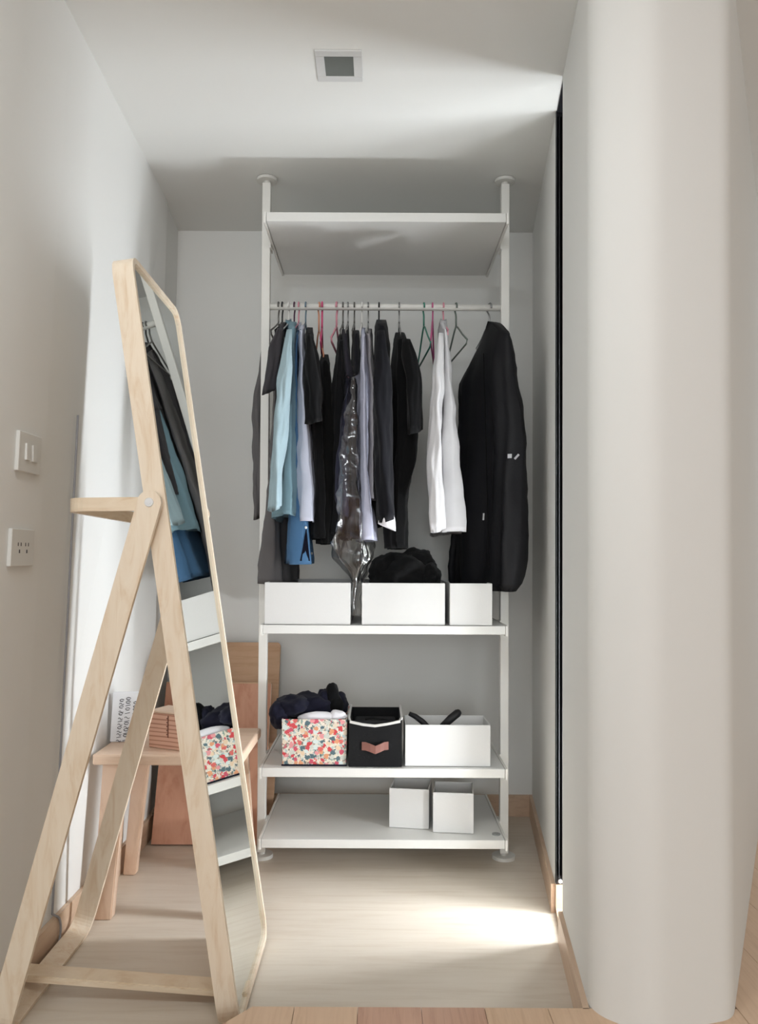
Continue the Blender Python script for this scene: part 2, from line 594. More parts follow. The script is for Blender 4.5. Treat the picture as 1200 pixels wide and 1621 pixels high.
# ------------------------------------------------------------------ shelf unit
XL, XR = -0.385, 0.421
YF, YR, YP = 2.55, 3.04, 2.75
U = thing('open_wardrobe', 'white open wardrobe: two posts clamped floor to ceiling, four shelves', 'shelf unit', (0.018, 2.75, 0))
SH = {'shelf_top': (2.147, 2.177), 'shelf_middle': (0.795, 0.823), 'shelf_low': (0.332, 0.361), 'shelf_bottom': (0.104, 0.132)}
for nme, (z0, z1) in SH.items():
    b = bmesh.new()
    box(b, (XL + 0.009, YF, z0), (XR - 0.009, YR, z1), 0.0015)
    s = obj('shelf', b, WHITE, U)
    for sx in (0, 1):
        b = bmesh.new()
        xa = XL if sx == 0 else XR - 0.008
        box(b, (xa, YF - 0.002, z0 - 0.006), (xa + 0.008, YR, z1 + 0.001), 0.001)
        # clamp around the post
        xo = XL - 0.0 if sx == 0 else XR
        box(b, (xo - (0.004 if sx == 0 else 0), YP - 0.028, z0 - 0.02), (xo + (0 if sx == 0 else 0.004), YP + 0.028, z1 + 0.004))
        obj('bracket', b, WHITEM, s)
for xp in (-0.4035, 0.4395):
    b = bmesh.new()
    box(b, (xp - 0.0145, YP - 0.0145, 0.02), (xp + 0.0145, YP + 0.0145, CEIL - 0.02), 0.002)
    po = obj('post', b, WHITEM, U)
    b = bmesh.new()
    disc(b, (xp, YP, 0.006), (0, 0, 1), 0.040, 0.012, 32)
    disc(b, (xp, YP, 0.016), (0, 0, 1), 0.012, 0.02, 16)
    obj('foot', b, PLASTW, po, smooth=False)
    b = bmesh.new()
    disc(b, (xp, YP, CEIL - 0.007), (0, 0, 1), 0.036, 0.010, 32)
    disc(b, (xp, YP, CEIL - 0.016), (0, 0, 1), 0.012, 0.02, 16)
    obj('ceiling_plate', b, PLASTW, po)
RZ = 1.928
bm = bmesh.new()
tube(bm, [(-0.389, YP, RZ), (0.425, YP, RZ)], 0.0115, 16)
rl = obj('clothes_rail', bm, WHITEM, U, smooth=True)
# dark cover cap on the bottom shelf
bm = bmesh.new()
disc(bm, (0.392, 2.605, 0.1335), (0, 0, 1), 0.014, 0.003, 20)
disc(bm, (0.392, 2.605, 0.1355), (0, 0, 1), 0.006, 0.003, 6)
obj('cap', bm, GREYP, U)


# ------------------------------------------------------------------ hangers and clothes
def hanger(px, colour, label, drop=0.062, yaw=0.0, half=0.185, arm=0.075, tubeR=0.0031):
    """clothes hanger on the rail, frame across the rail"""
    p = at(px, 486, YP)
    X = p.x
    t = thing('clothes_hanger', label, 'hanger', (X, YP, RZ + 0.012), 'hangers on the rail')
    c, s = math.cos(yaw), math.sin(yaw)

    def P(y, z, dx=0.0):
        return (X + dx * c - y * s, YP + y * c + dx * s, z)
    b = bmesh.new()
    pts = []
    R = 0.0115 + tubeR + 0.0006
    for i in range(15):
        a = math.radians(200 - i * 290 / 14)
        rad = R + (0.004 if i > 9 else 0)
        pts.append(P(math.cos(a) * rad, RZ + math.sin(a) * rad))
    pts = pts[:12]
    zt = RZ - drop
    pts2 = [P(0.004, RZ - 0.024), P(0.0, RZ - 0.034), P(0, zt)]
    tube(b, pts + pts2, tubeR, 6)
    obj('hook', b, colour, t, smooth=True)
    b = bmesh.new()
    tube(b, [P(0, zt + 0.004), P(-0.03, zt - 0.010), P(-half * 0.6, zt - arm * 0.6), P(-half, zt - arm), P(-half + 0.012, zt - arm - 0.012),
             P(0, zt - arm - 0.012), P(half - 0.012, zt - arm - 0.012), P(half, zt - arm), P(half * 0.6, zt - arm * 0.6), P(0.03, zt - 0.010), P(0, zt + 0.004)], tubeR, 6)
    obj('hanger_frame', b, colour, t, smooth=True)
    return t


def lerp(a, b, t):
    return a + (b - a) * t


def interp(rows, z):
    """rows sorted by falling z; smooth interpolation of the tuple"""
    if z >= rows[0][0]:
        return rows[0]
    for k in range(len(rows) - 1):
        if rows[k + 1][0] <= z:
            t = (rows[k][0] - z) / max(1e-6, rows[k][0] - rows[k + 1][0])
            t = t * t * (3 - 2 * t) * 0.5 + t * 0.5
            return tuple(lerp(a, b, t) for a, b in zip(rows[k], rows[k + 1]))
    return rows[-1]


def body_mesh(ztop, rows, seed, amp=0.006, hem=0.0, n=64, levels=44, crump=0.0055, ridge=0.010, capped=True, slopepow=1.3):
    """hanging cloth: rows (z, xf, yf, xb, yb, h)"""
    b = bmesh.new()
    rnd = random.Random(seed)
    ph = [rnd.uniform(0, 6.28) for _ in range(4)]
    zs = [rows[0][0] - (rows[0][0] - rows[-1][0]) * (i / (levels - 1)) ** 1.1 for i in range(levels)]
    rings = []

    def ring(z, row, h, ztop_=None, g=1.0, hemz=0.0, shrink=1.0):
        _, xf, yf, xb, yb, _h = row
        a, e = Vector((xf, yf, 0)), Vector((xb, yb, 0))
        mid, half = (a + e) / 2, (e - a) / 2
        ax = half.normalized()
        nn = Vector((ax.y, -ax.x, 0))
        out = []
        for k in range(n):
            t = 2 * math.pi * k / n
            s = math.copysign(abs(math.cos(t)) ** 0.75, math.cos(t)) * -1
            o = math.copysign(abs(math.sin(t)) ** 0.7, math.sin(t))
            wv = amp * g * (math.sin(4.2 * s + ph[0] + z * 2.0) + 0.6 * math.sin(8.5 * s + ph[1] - z * 1.3))
            wv += h * g * (0.20 * math.sin(5 * t + ph[2] + z * 3.1) + 0.12 * math.sin(11 * t + ph[3] - z * 4.3))
            hh = h * (1.0 - 0.45 * (s + 1) / 2)
            p = mid + half * s * shrink + nn * (o * hh * shrink + wv)
            zz = z
            if ztop_ is not None:
                zz = ztop_ - (ztop_ - z) * abs(s) ** slopepow
            zz += hemz * (1 - s * s) * -1
            if crump:
                q = Vector((p.x * 14 + seed, p.y * 14, zz * 11))
                d = noise.noise_vector(q) * crump + noise.noise_vector(q * 2.7) * crump * 0.5
                p = p + Vector((d.x, d.y, 0))
                zz += d.z * 0.5
            out.append(b.verts.new((p.x, p.y, zz)))
        return out
    rings.append(ring(rows[0][0] + 0.004, rows[0], ridge, ztop, 0.0))
    for i, z in enumerate(zs):
        row = interp(rows, z)
        k = i / (levels - 1)
        droop = None
        if k < 0.22:
            f = 1 - k / 0.22
            droop = z + (ztop - rows[0][0]) * f * f
        rings.append(ring(z, row, row[5] * (0.75 if i == 0 else 1), droop, min(1, k * 3), hem * max(0, (k - 0.7) / 0.3)))
    last = interp(rows, zs[-1])
    if capped:
        rings.append(ring(zs[-1] + 0.02, last, last[5], None, 1.0, hem, 0.8))
    for r, q in zip(rings[:-1], rings[1:]):
        for k in range(n):
            b.faces.new((r[k], r[(k + 1) % n], q[(k + 1) % n], q[k]))
    for r in (rings[0],) + ((rings[-1],) if capped else ()):
        for k in range(n // 2):
            f = list(dict.fromkeys((r[k], r[k + 1], r[(n - k - 1) % n], r[(n - k) % n])))
            if len(f) > 2:
                b.faces.new(f)
    return b


def sleeve_mesh(rows, seed, flat=0.62, n=32):
    """rows (x, y, z, r): a sleeve hanging from the shoulder, open at the cuff"""
    b = bmesh.new()
    rnd = random.Random(seed)
    ph = rnd.uniform(0, 6.28)
    # resample
    pts = []
    for k in range(len(rows) - 1):
        m = 8
        for i in range(m):
            t = i / m
            pts.append(tuple(lerp(a, c, t) for a, c in zip(rows[k], rows[k + 1])))
    pts.append(rows[-1])
    for _ in range(2):
        pts = [pts[0]] + [tuple((a + 2 * c + e) / 4 for a, c, e in zip(pts[i - 1], pts[i], pts[i + 1])) for i in range(1, len(pts) - 1)] + [pts[-1]]
    rings = []
    N = len(pts)
    for i, (x, y, z, r) in enumerate(pts):
        out = []
        k = i / (N - 1)
        rr = r * (0.55 + 0.45 * min(1, k * 5))
        for j in range(n):
            a = 2 * math.pi * j / n
            q = 1 + 0.14 * math.sin(3 * a + ph + z * 9) + 0.08 * math.sin(5 * a - ph + z * 17)
            dz = 0.012 * math.sin(a + 0.6) if i == N - 1 else 0
            q += 0.05 * math.sin(8 * a + ph * 2 - z * 26)
            v = Vector((x + math.cos(a) * rr * q, y + math.sin(a) * rr * q / flat * 0.9, z + dz))
            w_ = noise.noise_vector(Vector((v.x * 18 + seed, v.y * 18, v.z * 15))) * 0.006 * min(1, k * 4)
            out.append(b.verts.new((v.x + w_.x, v.y + w_.y, v.z + w_.z * 0.4)))
        rings.append(out)
    cx, cy, cz, cr = pts[-1]
    inn = [b.verts.new((cx + (v.co.x - cx) * 0.8, cy + (v.co.y - cy) * 0.8, v.co.z + 0.02)) for v in rings[-1]]
    rings.append(inn)
    for r, q in zip(rings[:-1], rings[1:]):
        for k in range(n):
            b.faces.new((r[k], r[(k + 1) % n], q[(k + 1) % n], q[k]))
    b.faces.new(rings[0][::-1])
    b.faces.new(rings[-1])
    return b


def garment(name, label, cat, rgb, hook, top, front, yf, yb=2.95, sleeve=None, ys=2.5, slev_rgb=None, hem=0.0, amp=0.005,
            collar=None, cuff=None, seed=1, back_dx=0.0, rear_sleeve=True, ridge=0.010):
    """front: measured (py, px, half px) of the near edge; the cloth runs back from yf to yb under the rail"""
    hx = at(hook, 486, YP).x
    zt = at(hook, top, YP).z
    rows = []
    for (py, px, h) in front:
        p = at(px, py, yf)
        hm = h * yf / F
        rows.append((p.z, p.x, yf, hx + back_dx, yb, hm))
    t = thing(name, label, cat, (hx, YP, rows[-1][0]), 'clothes on the rail')
    m = cloth(name + '_cloth', rgb)
    obj('body', body_mesh(zt, rows, seed, amp, hem, ridge=ridge), m, t, smooth=True)
    if sleeve:
        sm = cloth(name + '_sleeve_cloth', slev_rgb) if slev_rgb else m
        r1 = []
        for (py, px, r) in sleeve:
            p = at(px, py, ys)
            r1.append((p.x, ys, p.z, r * ys / F))
        r1[0] = (r1[0][0], ys + 0.03, r1[0][2], r1[0][3])
        so = obj('sleeve', sleeve_mesh(r1, seed + 50), sm, t, smooth=True)
        if cuff:
            x, y, z, r = r1[-1]
            b = bmesh.new()
            n = 20
            rg = []
            for (dz, q, tilt) in ((0.014, 0.84, 0.0), (-0.004, 0.98, 0.006), (-0.026, 1.02, 0.012), (-0.024, 0.95, 0.012), (0.0, 0.80, 0.0)):
                rg.append([b.verts.new((x + 0.001 + math.cos(2 * math.pi * j / n) * r * q, y + math.sin(2 * math.pi * j / n) * r * 1.35 * q,
                                        z + dz - tilt * math.cos(2 * math.pi * j / n))) for j in range(n)])
            for a, c in zip(rg[:-1], rg[1:]):
                for k in range(n):
                    b.faces.new((a[k], a[(k + 1) % n], c[(k + 1) % n], c[k]))
            obj('cuff', b, WHITEC, so, smooth=True)
        if rear_sleeve:
            yr = yb + 0.02
            r2 = [(hx + (x - r1[0][0]) * 0.35, yr, z, r * 0.8) for (x, y, z, r) in r1]
            obj('sleeve', sleeve_mesh(r2, seed + 90), sm, t, smooth=True)
    if collar:
        b = bmesh.new()
        n = 20
        rg = []
        ch, cw = collar
        for (dz, kx, ky) in ((-0.030, 0.9, 1.0), (0.0, 1.0, 0.85), (ch * 0.6, 0.95, 0.8), (ch, 0.8, 0.78), (ch * 0.4, 1.05, 0.9), (-0.012, 1.2, 1.0)):
            rg.append([b.verts.new((hx + math.cos(2 * math.pi * j / n) * cw * 0.5 * kx, YP + math.sin(2 * math.pi * j / n) * cw * 1.5 * ky,
                                    zt + dz - 0.014 * abs(math.sin(2 * math.pi * j / n)))) for j in range(n)])
        for a, c in zip(rg[:-1], rg[1:]):
            for k in range(n):
                b.faces.new((a[k], a[(k + 1) % n], c[(k + 1) % n], c[k]))
        obj('collar', b, m, t, smooth=True)
    return t


def hm(rgb, r=0.4, metal=0.0):
    return plain('hanger_%d_%d_%d' % tuple(rgb), rgb, rough=r, metal=metal, var=0.03)


HK = hm((40, 40, 42))
HP = hm((78, 48, 70))
HB = hm((110, 132, 146))
HPK = hm((216, 84, 130))
HPS = hm((222, 150, 165))
HO = hm((214, 150, 120))
HW = hm((236, 234, 230))
HG = hm((120, 118, 114), 0.35, 0.6)
HS = hm((170, 170, 170), 0.3, 0.8)
HT = hm((64, 130, 112))
HM = hm((196, 92, 140))
HGG = hm((112, 122, 114))

garment('long_coat', 'long charcoal grey coat reaching below its neighbours, in front of left post', 'coat', (104, 101, 101), 443, 515,
        [(532, 439, 4), (640, 433, 5), (740, 428, 6), (790, 426, 10), (850, 423, 17), (900, 421, 22), (925, 421, 24)], 2.65, yb=3.0, back_dx=0.03,
        sleeve=[(545, 415, 5), (600, 413, 6), (650, 409, 9), (690, 409, 8), (760, 409, 8), (818, 410, 7)], ys=2.85, amp=0.004, seed=3, rear_sleeve=False)
garment('t_shirt', 'dark grey short sleeved top between the charcoal coat and light blue shirt', 'top', (66, 64, 67), 447, 511,
        [(525, 443, 5), (600, 441, 6), (700, 441, 6), (760, 441, 6)], 2.54,
        sleeve=[(516, 441, 7), (570, 432, 9), (622, 423, 9)], ys=2.49, amp=0.003, seed=4)
garment('shirt', 'light blue long sleeved shirt with curved hem', 'shirt', (122, 152, 164), 457, 512,
        [(522, 461, 8), (580, 459, 12), (650, 456, 16), (720, 453, 20), (790, 451, 22), (814, 450, 21)], 2.53,
        sleeve=[(518, 457, 7), (600, 451, 11), (680, 444, 11), (760, 437, 10), (804, 436, 10)], ys=2.46, slev_rgb=(156, 177, 184), hem=0.02, collar=(0.018, 0.022), seed=5)
garment('denim_shirt', 'blue denim shirt with pale buttons, hem showing under lilac shirt', 'shirt', (74, 110, 146), 466, 522,
        [(535, 469, 4), (640, 469, 4), (760, 472, 9), (820, 473, 17), (893, 474, 22)], 2.56, amp=0.006, seed=6)
garment('shirt', 'pale lilac shirt right of the light blue shirt', 'shirt', (200, 204, 220), 473, 516,
        [(527, 476, 5), (600, 477, 7), (660, 480, 10), (720, 483, 14), (780, 487, 17), (825, 489, 18)], 2.53, seed=7, collar=(0.016, 0.020), amp=0.003)
garment('t_shirt', 'black short sleeved top right of the lilac shirt', 'top', (19, 19, 20), 484, 519,
        [(530, 489, 7), (600, 496, 10), (700, 502, 11), (800, 508, 13), (852, 510, 14)], 2.56,
        sleeve=[(526, 488, 8), (580, 494, 12), (630, 497, 14), (668, 499, 13)], ys=2.5, seed=8)
garment('black_trousers', 'black trousers hanging low under the pink hanger', 'trousers', (14, 14, 14), 509, 560,
        [(572, 515, 9), (650, 518, 14), (760, 520, 15), (860, 516, 12)], 2.58, seed=9)
garment('t_shirt', 'black top right of the trousers on pink hanger', 'top', (24, 24, 26), 533, 528,
        [(542, 540, 6), (620, 537, 14), (700, 536, 16), (800, 536, 15), (845, 533, 15)], 2.58, seed=10)
garment('jacket', 'charcoal jacket with a narrow collar beside clear plastic cover', 'jacket', (52, 50, 58), 543, 522,
        [(530, 547, 6), (620, 552, 10), (720, 556, 11), (800, 556, 11), (852, 553, 12)], 2.57, seed=11)
garment('navy_trousers', 'dark navy folded trousers with pointed lower edge', 'trousers', (58, 58, 76), 551, 590,
        [(610, 550, 3), (680, 543, 8), (740, 541, 13), (790, 541, 15), (806, 543, 12), (818, 546, 4)], 2.54, yb=2.85, seed=12, amp=0.003)
garment('dark_jacket', 'near-black jacket left of the white hanger', 'jacket', (34, 34, 38), 561, 523,
        [(530, 564, 7), (600, 563, 9), (700, 566, 8), (840, 567, 7)], 2.57, seed=13)
garment('shirt', 'lavender shirt hanging behind the plastic cover, longest of the pale shirts', 'shirt', (204, 206, 226), 573, 522,
        [(535, 575, 5), (600, 577, 8), (700, 577, 7), (780, 580, 9), (830, 583, 14), (855, 585, 15)], 2.52, seed=14, amp=0.003)
garment('grey_jacket', 'taupe grey jacket with pale shoulder left of black suit jacket', 'jacket', (150, 146, 150), 583, 522,
        [(532, 584, 6), (600, 589, 8), (700, 591, 7), (790, 590, 7)], 2.55, seed=15)
garment('suit_jacket', 'black suit jacket with a white shirt cuff showing', 'jacket', (25, 25, 29), 600, 508,
        [(518, 605, 13), (545, 606, 14), (600, 608, 14), (720, 610, 14), (822, 612, 13)], 2.54,
        sleeve=[(520, 603, 10), (620, 605, 14), (740, 608, 15), (822, 612, 14)], ys=2.47, cuff=True, ridge=0.02, seed=16)
garment('black_dress', 'black short sleeved dress left of two empty hangers', 'dress', (17, 17, 18), 632, 526,
        [(538, 635, 11), (600, 636, 20), (690, 638, 26), (720, 634, 27), (790, 626, 19), (868, 626, 18)], 2.55,
        sleeve=[(534, 644, 10), (600, 654, 11), (684, 656, 12)], ys=2.5, seed=17)
garment('shirt', 'white long sleeved shirt beside the black garment bag', 'shirt', (208, 207, 209), 702, 512,
        [(522, 704, 6), (580, 706, 10), (650, 709, 14), (720, 712, 19), (780, 715, 23), (842, 718, 25)], 2.54,
        sleeve=[(524, 699, 7), (600, 694, 9), (660, 690, 10), (740, 688, 11), (838, 692, 12)], ys=2.49, slev_rgb=(220, 219, 221), seed=18, collar=(0.018, 0.024), amp=0.007)

# hangers
for a in ((441, HG, 'grey wire hanger at the left end of the rail, under the charcoal coat'),
          (447, HK, 'black hanger holding the dark grey top'),
          (457, HW, 'white hanger holding the light blue shirt'),
          (466, HP, 'dark purple hanger holding the denim shirt'),
          (473, HPS, 'pale pink hanger holding the pale lilac shirt'),
          (484, HB, 'blue-grey hanger holding the black top beside lilac shirt')):
    hanger(*a)
hanger(505, HO, 'peach hanger, empty, touching the bright pink hanger', drop=0.09, yaw=0.22, half=0.12, arm=0.11)
hanger(510, HPK, 'bright pink hanger holding the black trousers', drop=0.08, yaw=0.05, half=0.15, tubeR=0.0038)
hanger(533, HPS, 'light pink hanger right of the bright pink one', drop=0.075, yaw=-0.06, half=0.15, tubeR=0.0038)
for a in ((543, HG, 'grey hanger with a small oval ring, holding charcoal jacket'),
          (551, HS, 'silver wire hanger holding the navy trousers'),
          (561, HG, 'thin dark wire hanger holding the near-black jacket'),
          (573, HW, 'white plastic hanger holding the lavender shirt'),
          (583, HS, 'silver wire hanger holding the taupe jacket'),
          (600, HK, 'black hanger holding the suit jacket'),
          (632, HS, 'silver wire hanger holding the black dress')):
    hanger(*a)
hanger(671, HT, 'empty teal hanger between the black dress and white shirt', drop=0.07, yaw=0.08, half=0.17, arm=0.10)
hanger(685, HM, 'empty magenta hanger beside the white shirt', drop=0.05, yaw=-0.1, half=0.17, arm=0.11)
hanger(702, HPS, 'salmon pink hanger holding the white shirt', drop=0.058)
hanger(722, HGG, 'empty grey-green hanger between white shirt and garment bag', drop=0.07, yaw=0.12, half=0.17, arm=0.09)

# black garment bag, turned a little towards the room
hanger(775, HS, 'silver wire hanger holding the black garment bag', drop=0.06, yaw=0.35, half=0.10, arm=0.06)
GB = thing('garment_bag', 'large black zipped garment bag in front of the right post', 'garment bag', (0.36, 2.74, 0.94), 'clothes on the rail')
rows = []
for (py, pf, pb, h) in ((528, 806, 757, 12), (556, 810, 738, 18), (582, 813, 727, 22), (640, 820, 728, 26), (700, 826, 729, 28), (780, 825, 724, 30), (850, 825, 720, 30), (900, 823, 718, 28), (926, 818, 718, 22), (937, 811, 722, 13)):
    a, c = at(pf, py, 2.56), at(pb, py, 2.90)
    rows.append((a.z, a.x, a.y - (0.0 if py > 600 else -0.03), c.x, c.y, h * 2.56 / F))
gbm = body_mesh(at(775, 510, 2.75).z, rows, 21, amp=0.004, n=60, levels=36, ridge=0.02, slopepow=1.15)
GBO = obj('bag_body', gbm, plain('bag_nylon', (19, 19, 23), rough=0.62, spec=0.3, var=0.1, bump=0.1), GB, smooth=True)

from mathutils.bvhtree import BVHTree


def on_surface(o, px, py):
    """nearest point of o's surface seen at a measured place, with its normal"""
    me = o.data
    tree = BVHTree.FromPolygons([v.co for v in me.vertices], [p.vertices for p in me.polygons])
    e = Vector((0, 0, EYE))
    h, n, i, d = tree.ray_cast(e, (at(px, py, 2.5) - e).normalized())
    return h, n


bm = bmesh.new()
h, n = on_surface(GBO, 807, 722)
if h:
    M = Matrix.Translation(h + n * 0.0004) @ n.to_track_quat('Z', 'Y').to_matrix().to_4x4()
    box(bm, (-0.007, -0.007, -0.0004), (0.007, 0.007, 0.0006), 0.0003, M)
h2, n2 = on_surface(GBO, 818, 723)
if h2:
    M = Matrix.Translation(h2 + n2 * 0.0004) @ n2.to_track_quat('Z', 'Y').to_matrix().to_4x4() @ Matrix.Rotation(-0.75, 4, 'Z')
    box(bm, (-0.0035, -0.011, -0.0004), (0.0035, 0.011, 0.0006), 0.0003, M)
obj('emblem', bm, PRINTW, GBO)
h, n = on_surface(GBO, 766, 818)
if h:
    bm = bmesh.new()
    M = Matrix.Translation(h + n * 0.002) @ n.to_track_quat('Z', 'Y').to_matrix().to_4x4()
    box(bm, (-0.003, -0.012, -0.0015), (0.003, 0.012, 0.0015), 0.001, M)
    obj('zip_pull', bm, STEEL, GBO)
# the zip down the front
bm = bmesh.new()
zp = []
for k in range(22):
    q = on_surface(GBO, 766 + 0.4 * k, 560 + k * 16)
    if q[0]:
        zp.append(q[0] + q[1] * 0.0008)
tube(bm, zp, 0.002, 6)
obj('zip', bm, BLACKC, GBO)

# clear film cover over the clothes in the middle, its tail hanging between the boxes
rows = []
for (py, pf, h, yf, yb) in ((600, 560, 14, 2.51, 2.90), (660, 560, 18, 2.50, 2.90), (740, 558, 22, 2.49, 2.90), (820, 556, 26, 2.50, 2.88), (860, 553, 36, 2.52, 2.86),
                           (885, 556, 32, 2.53, 2.80), (905, 564, 17, 2.54, 2.72), (925, 565, 9, 2.55, 2.66), (950, 565, 6, 2.56, 2.64), (975, 564, 6, 2.57, 2.63)):
    a = at(pf, py, yf)
    rows.append((a.z, a.x, yf, at(562, 486, YP).x if py < 880 else a.x, yb, h * yf / F))
fm = body_mesh(at(562, 575, YP).z, rows, 31, amp=0.006, n=72, levels=90, crump=0.016, capped=False)
tag(obj('plastic_cover', fm, FILM, smooth=True), 'clear crumpled plastic laundry cover with a tail between white boxes', 'plastic cover')

# denim buttons
for o in COL.objects:
    if o.name.startswith('denim_shirt'):
        dn = [c for c in COL.objects if c.parent == o and c.name.startswith('body')][0]
        bm = bmesh.new()
        pa, pb = [], []
        for (xa, xb, py) in ((484, 485.5, 838), (482, 486.5, 850), (479, 488, 868), (475, 490.5, 888)):
            qa, qb = on_surface(dn, xa, py), on_surface(dn, xb, py)
            if qa[0] and qb[0]:
                pa.append(bm.verts.new(qa[0] + qa[1] * 0.0012))
                pb.append(bm.verts.new(qb[0] + qb[1] * 0.0012))
        for k in range(len(pa) - 1):
            bm.faces.new((pa[k], pb[k], pb[k + 1], pa[k + 1]))
        bmesh.ops.solidify(bm, geom=bm.faces[:], thickness=0.0008)
        obj('front_opening', bm, NAVYC, dn)
        bm = bmesh.new()
        for (px, py) in ((484, 835), (493, 876)):
            q = on_surface(dn, px, py)
            if q[0]:
                disc(bm, q[0] + q[1] * 0.001, q[1], 0.0045, 0.003, 10)
                obj('button', bm, STEEL, dn)
                bm = bmesh.new()
        break


# ------------------------------------------------------------------ boxes
def open_box(name, label, mat, x0, x1, y0, y1, z0, z1, group=None, rot=0.0, t=0.004, taper=0.0, rim=True):
    cx, cy = (x0 + x1) / 2, (y0 + y1) / 2
    o = thing(name, label, 'box', (cx, cy, z0), group)
    M = Matrix.Translation((cx, cy, 0)) @ Matrix.Rotation(rot, 4, 'Z') @ Matrix.Translation((-cx, -cy, 0))
    bo = []

    def panel(nm, b4, t4):
        b = bmesh.new()
        hexa(b, [M @ Vector(p) for p in b4], [M @ Vector(p) for p in t4])
        bmesh.ops.bevel(b, geom=b.edges[:], offset=0.0012, segments=2, affect='EDGES')
        return obj(nm, b, mat, o)
    k = taper
    z0 += 0.0005
    panel('front_panel', [(x0, y0, z0), (x1, y0, z0), (x1, y0 + t, z0), (x0, y0 + t, z0)],
          [(x0 - k, y0 - k, z1), (x1 + k, y0 - k, z1), (x1 + k, y0 + t - k, z1), (x0 - k, y0 + t - k, z1)])
    panel('back_panel', [(x0, y1 - t, z0), (x1, y1 - t, z0), (x1, y1, z0), (x0, y1, z0)],
          [(x0 - k, y1 - t + k, z1), (x1 + k, y1 - t + k, z1), (x1 + k, y1 + k, z1), (x0 - k, y1 + k, z1)])
    panel('side_panel', [(x0, y0 + t, z0), (x0 + t, y0 + t, z0), (x0 + t, y1 - t, z0), (x0, y1 - t, z0)],
          [(x0 - k, y0 + t - k, z1), (x0 + t - k, y0 + t - k, z1), (x0 + t - k, y1 - t + k, z1), (x0 - k, y1 - t + k, z1)])
    panel('side_panel', [(x1 - t, y0 + t, z0), (x1, y0 + t, z0), (x1, y1 - t, z0), (x1 - t, y1 - t, z0)],
          [(x1 - t + k, y0 + t - k, z1), (x1 + k, y0 + t - k, z1), (x1 + k, y1 - t + k, z1), (x1 - t + k, y1 - t + k, z1)])
    b = bmesh.new()
    for v in box(b, (x0 + t, y0 + t, z0), (x1 - t, y1 - t, z0 + 0.004)):
        v.co = M @ v.co
    obj('bottom_panel', b, mat, o)
    return o, M


ZM, ZL, ZB = SH['shelf_middle'][1] + 0.001, SH['shelf_low'][1] + 0.001, SH['shelf_bottom'][1] + 0.001
g1 = 'white fabric boxes on the shelves'
open_box('storage_box', 'white fabric box at the left end of the middle shelf', FABW, -0.372, -0.092, 2.556, 2.98, ZM, ZM + 0.137, g1)
open_box('storage_box', 'white fabric box holding black clothes on middle shelf', FABW, -0.055, 0.216, 2.556, 2.98, ZM, ZM + 0.137, g1)
open_box('storage_box', 'narrow white fabric box below the black garment bag', FABW, 0.232, 0.370, 2.556, 2.98, ZM, ZM + 0.137, g1)
open_box('storage_box', 'white fabric box with black straps beside black box', FABW, 0.089, 0.368, 2.575, 2.735, ZL, ZL + 0.135, g1)
open_box('small_storage_box', 'small square white box, left of two on bottom shelf', FABW, 0.048, 0.182, 2.655, 2.79, ZB, ZB + 0.132, g1, rot=-0.14)
open_box('small_storage_box', 'small square white box, right of two on bottom shelf', FABW, 0.190, 0.324, 2.612, 2.745, ZB, ZB + 0.132, g1, rot=-0.10)

fb, _ = open_box('flower_box', 'box with small red flower print, full of clothes', FLORAL, -0.312, -0.104, 2.575, 2.80, ZL, ZL + 0.152, taper=0.003)
b = bmesh.new()
box(b, (-0.315, 2.5725, ZL + 0.0006), (-0.102, 2.5755, ZL + 0.005))
obj('bottom_edge', b, NAVYC, fb)
bb, _ = open_box('black_box', 'black fabric box with white binding and brown leather handle', FABK, -0.096, 0.078, 2.565, 2.80, ZL, ZL + 0.150)
b = bmesh.new()
pts = []
zt = ZL + 0.150
base = [(-0.096, 2.80, zt + 0.004), (-0.0965, 2.68, zt + 0.004), (-0.096, 2.60, zt), (-0.090, 2.566, zt - 0.004), (-0.05, 2.5625, zt - 0.012), (-0.01, 2.5615, zt - 0.016),
        (0.03, 2.5625, zt - 0.010), (0.070, 2.565, zt - 0.002), (0.078, 2.60, zt + 0.002), (0.078, 2.70, zt + 0.004), (0.078, 2.80, zt + 0.004)]
strip(b, base, (0, 0, 1), 0.008, 0.007)
obj('binding', b, BINDW, bb)
b = bmesh.new()
strip(b, [(-0.052, 2.563, ZL + 0.068), (-0.040, 2.560, ZL + 0.068), (-0.025, 2.556, ZL + 0.064), (-0.008, 2.553, ZL + 0.058), (0.008, 2.556, ZL + 0.064), (0.020, 2.560, ZL + 0.069), (0.034, 2.563, ZL + 0.070)], (0, 0, 1), 0.026, 0.004)
obj('handle', b, LEATH, bb)
b = bmesh.new()
strip(b, [(-0.045, 2.70, ZL + 0.128), (-0.02, 2.70, ZL + 0.132), (0.02, 2.69, ZL + 0.130), (0.05, 2.68, ZL + 0.127)], (0, 1, 0.3), 0.012, 0.003)
box(b, (-0.08, 2.60, ZL + 0.10), (0.06, 2.78, ZL + 0.122), 0.006)
tag(obj('folded_cloth', b, cloth('dark_fold', (30, 30, 32))), 'dark folded cloth lying inside the black box', 'cloth')


def heap(parts, seed, res=4):
    """crumpled cloth: displaced lumps; parts (centre, radii)"""
    b = bmesh.new()
    for i, (c, r) in enumerate(parts):
        bb_ = bmesh.ops.create_icosphere(b, subdivisions=res, radius=1.0)
        for v in bb_['verts']:
            d = v.co.normalized()
            q = d * 1.7 + Vector((seed * 3.1 + i * 5.7, 0, 0))
            k = 1 + 0.22 * noise.noise(q) + 0.14 * abs(noise.noise(q * 2.6)) + 0.05 * noise.noise(q * 6)
            v.co = Vector(c) + Vector((d.x * r[0], d.y * r[1], d.z * r[2])) * k
    return b


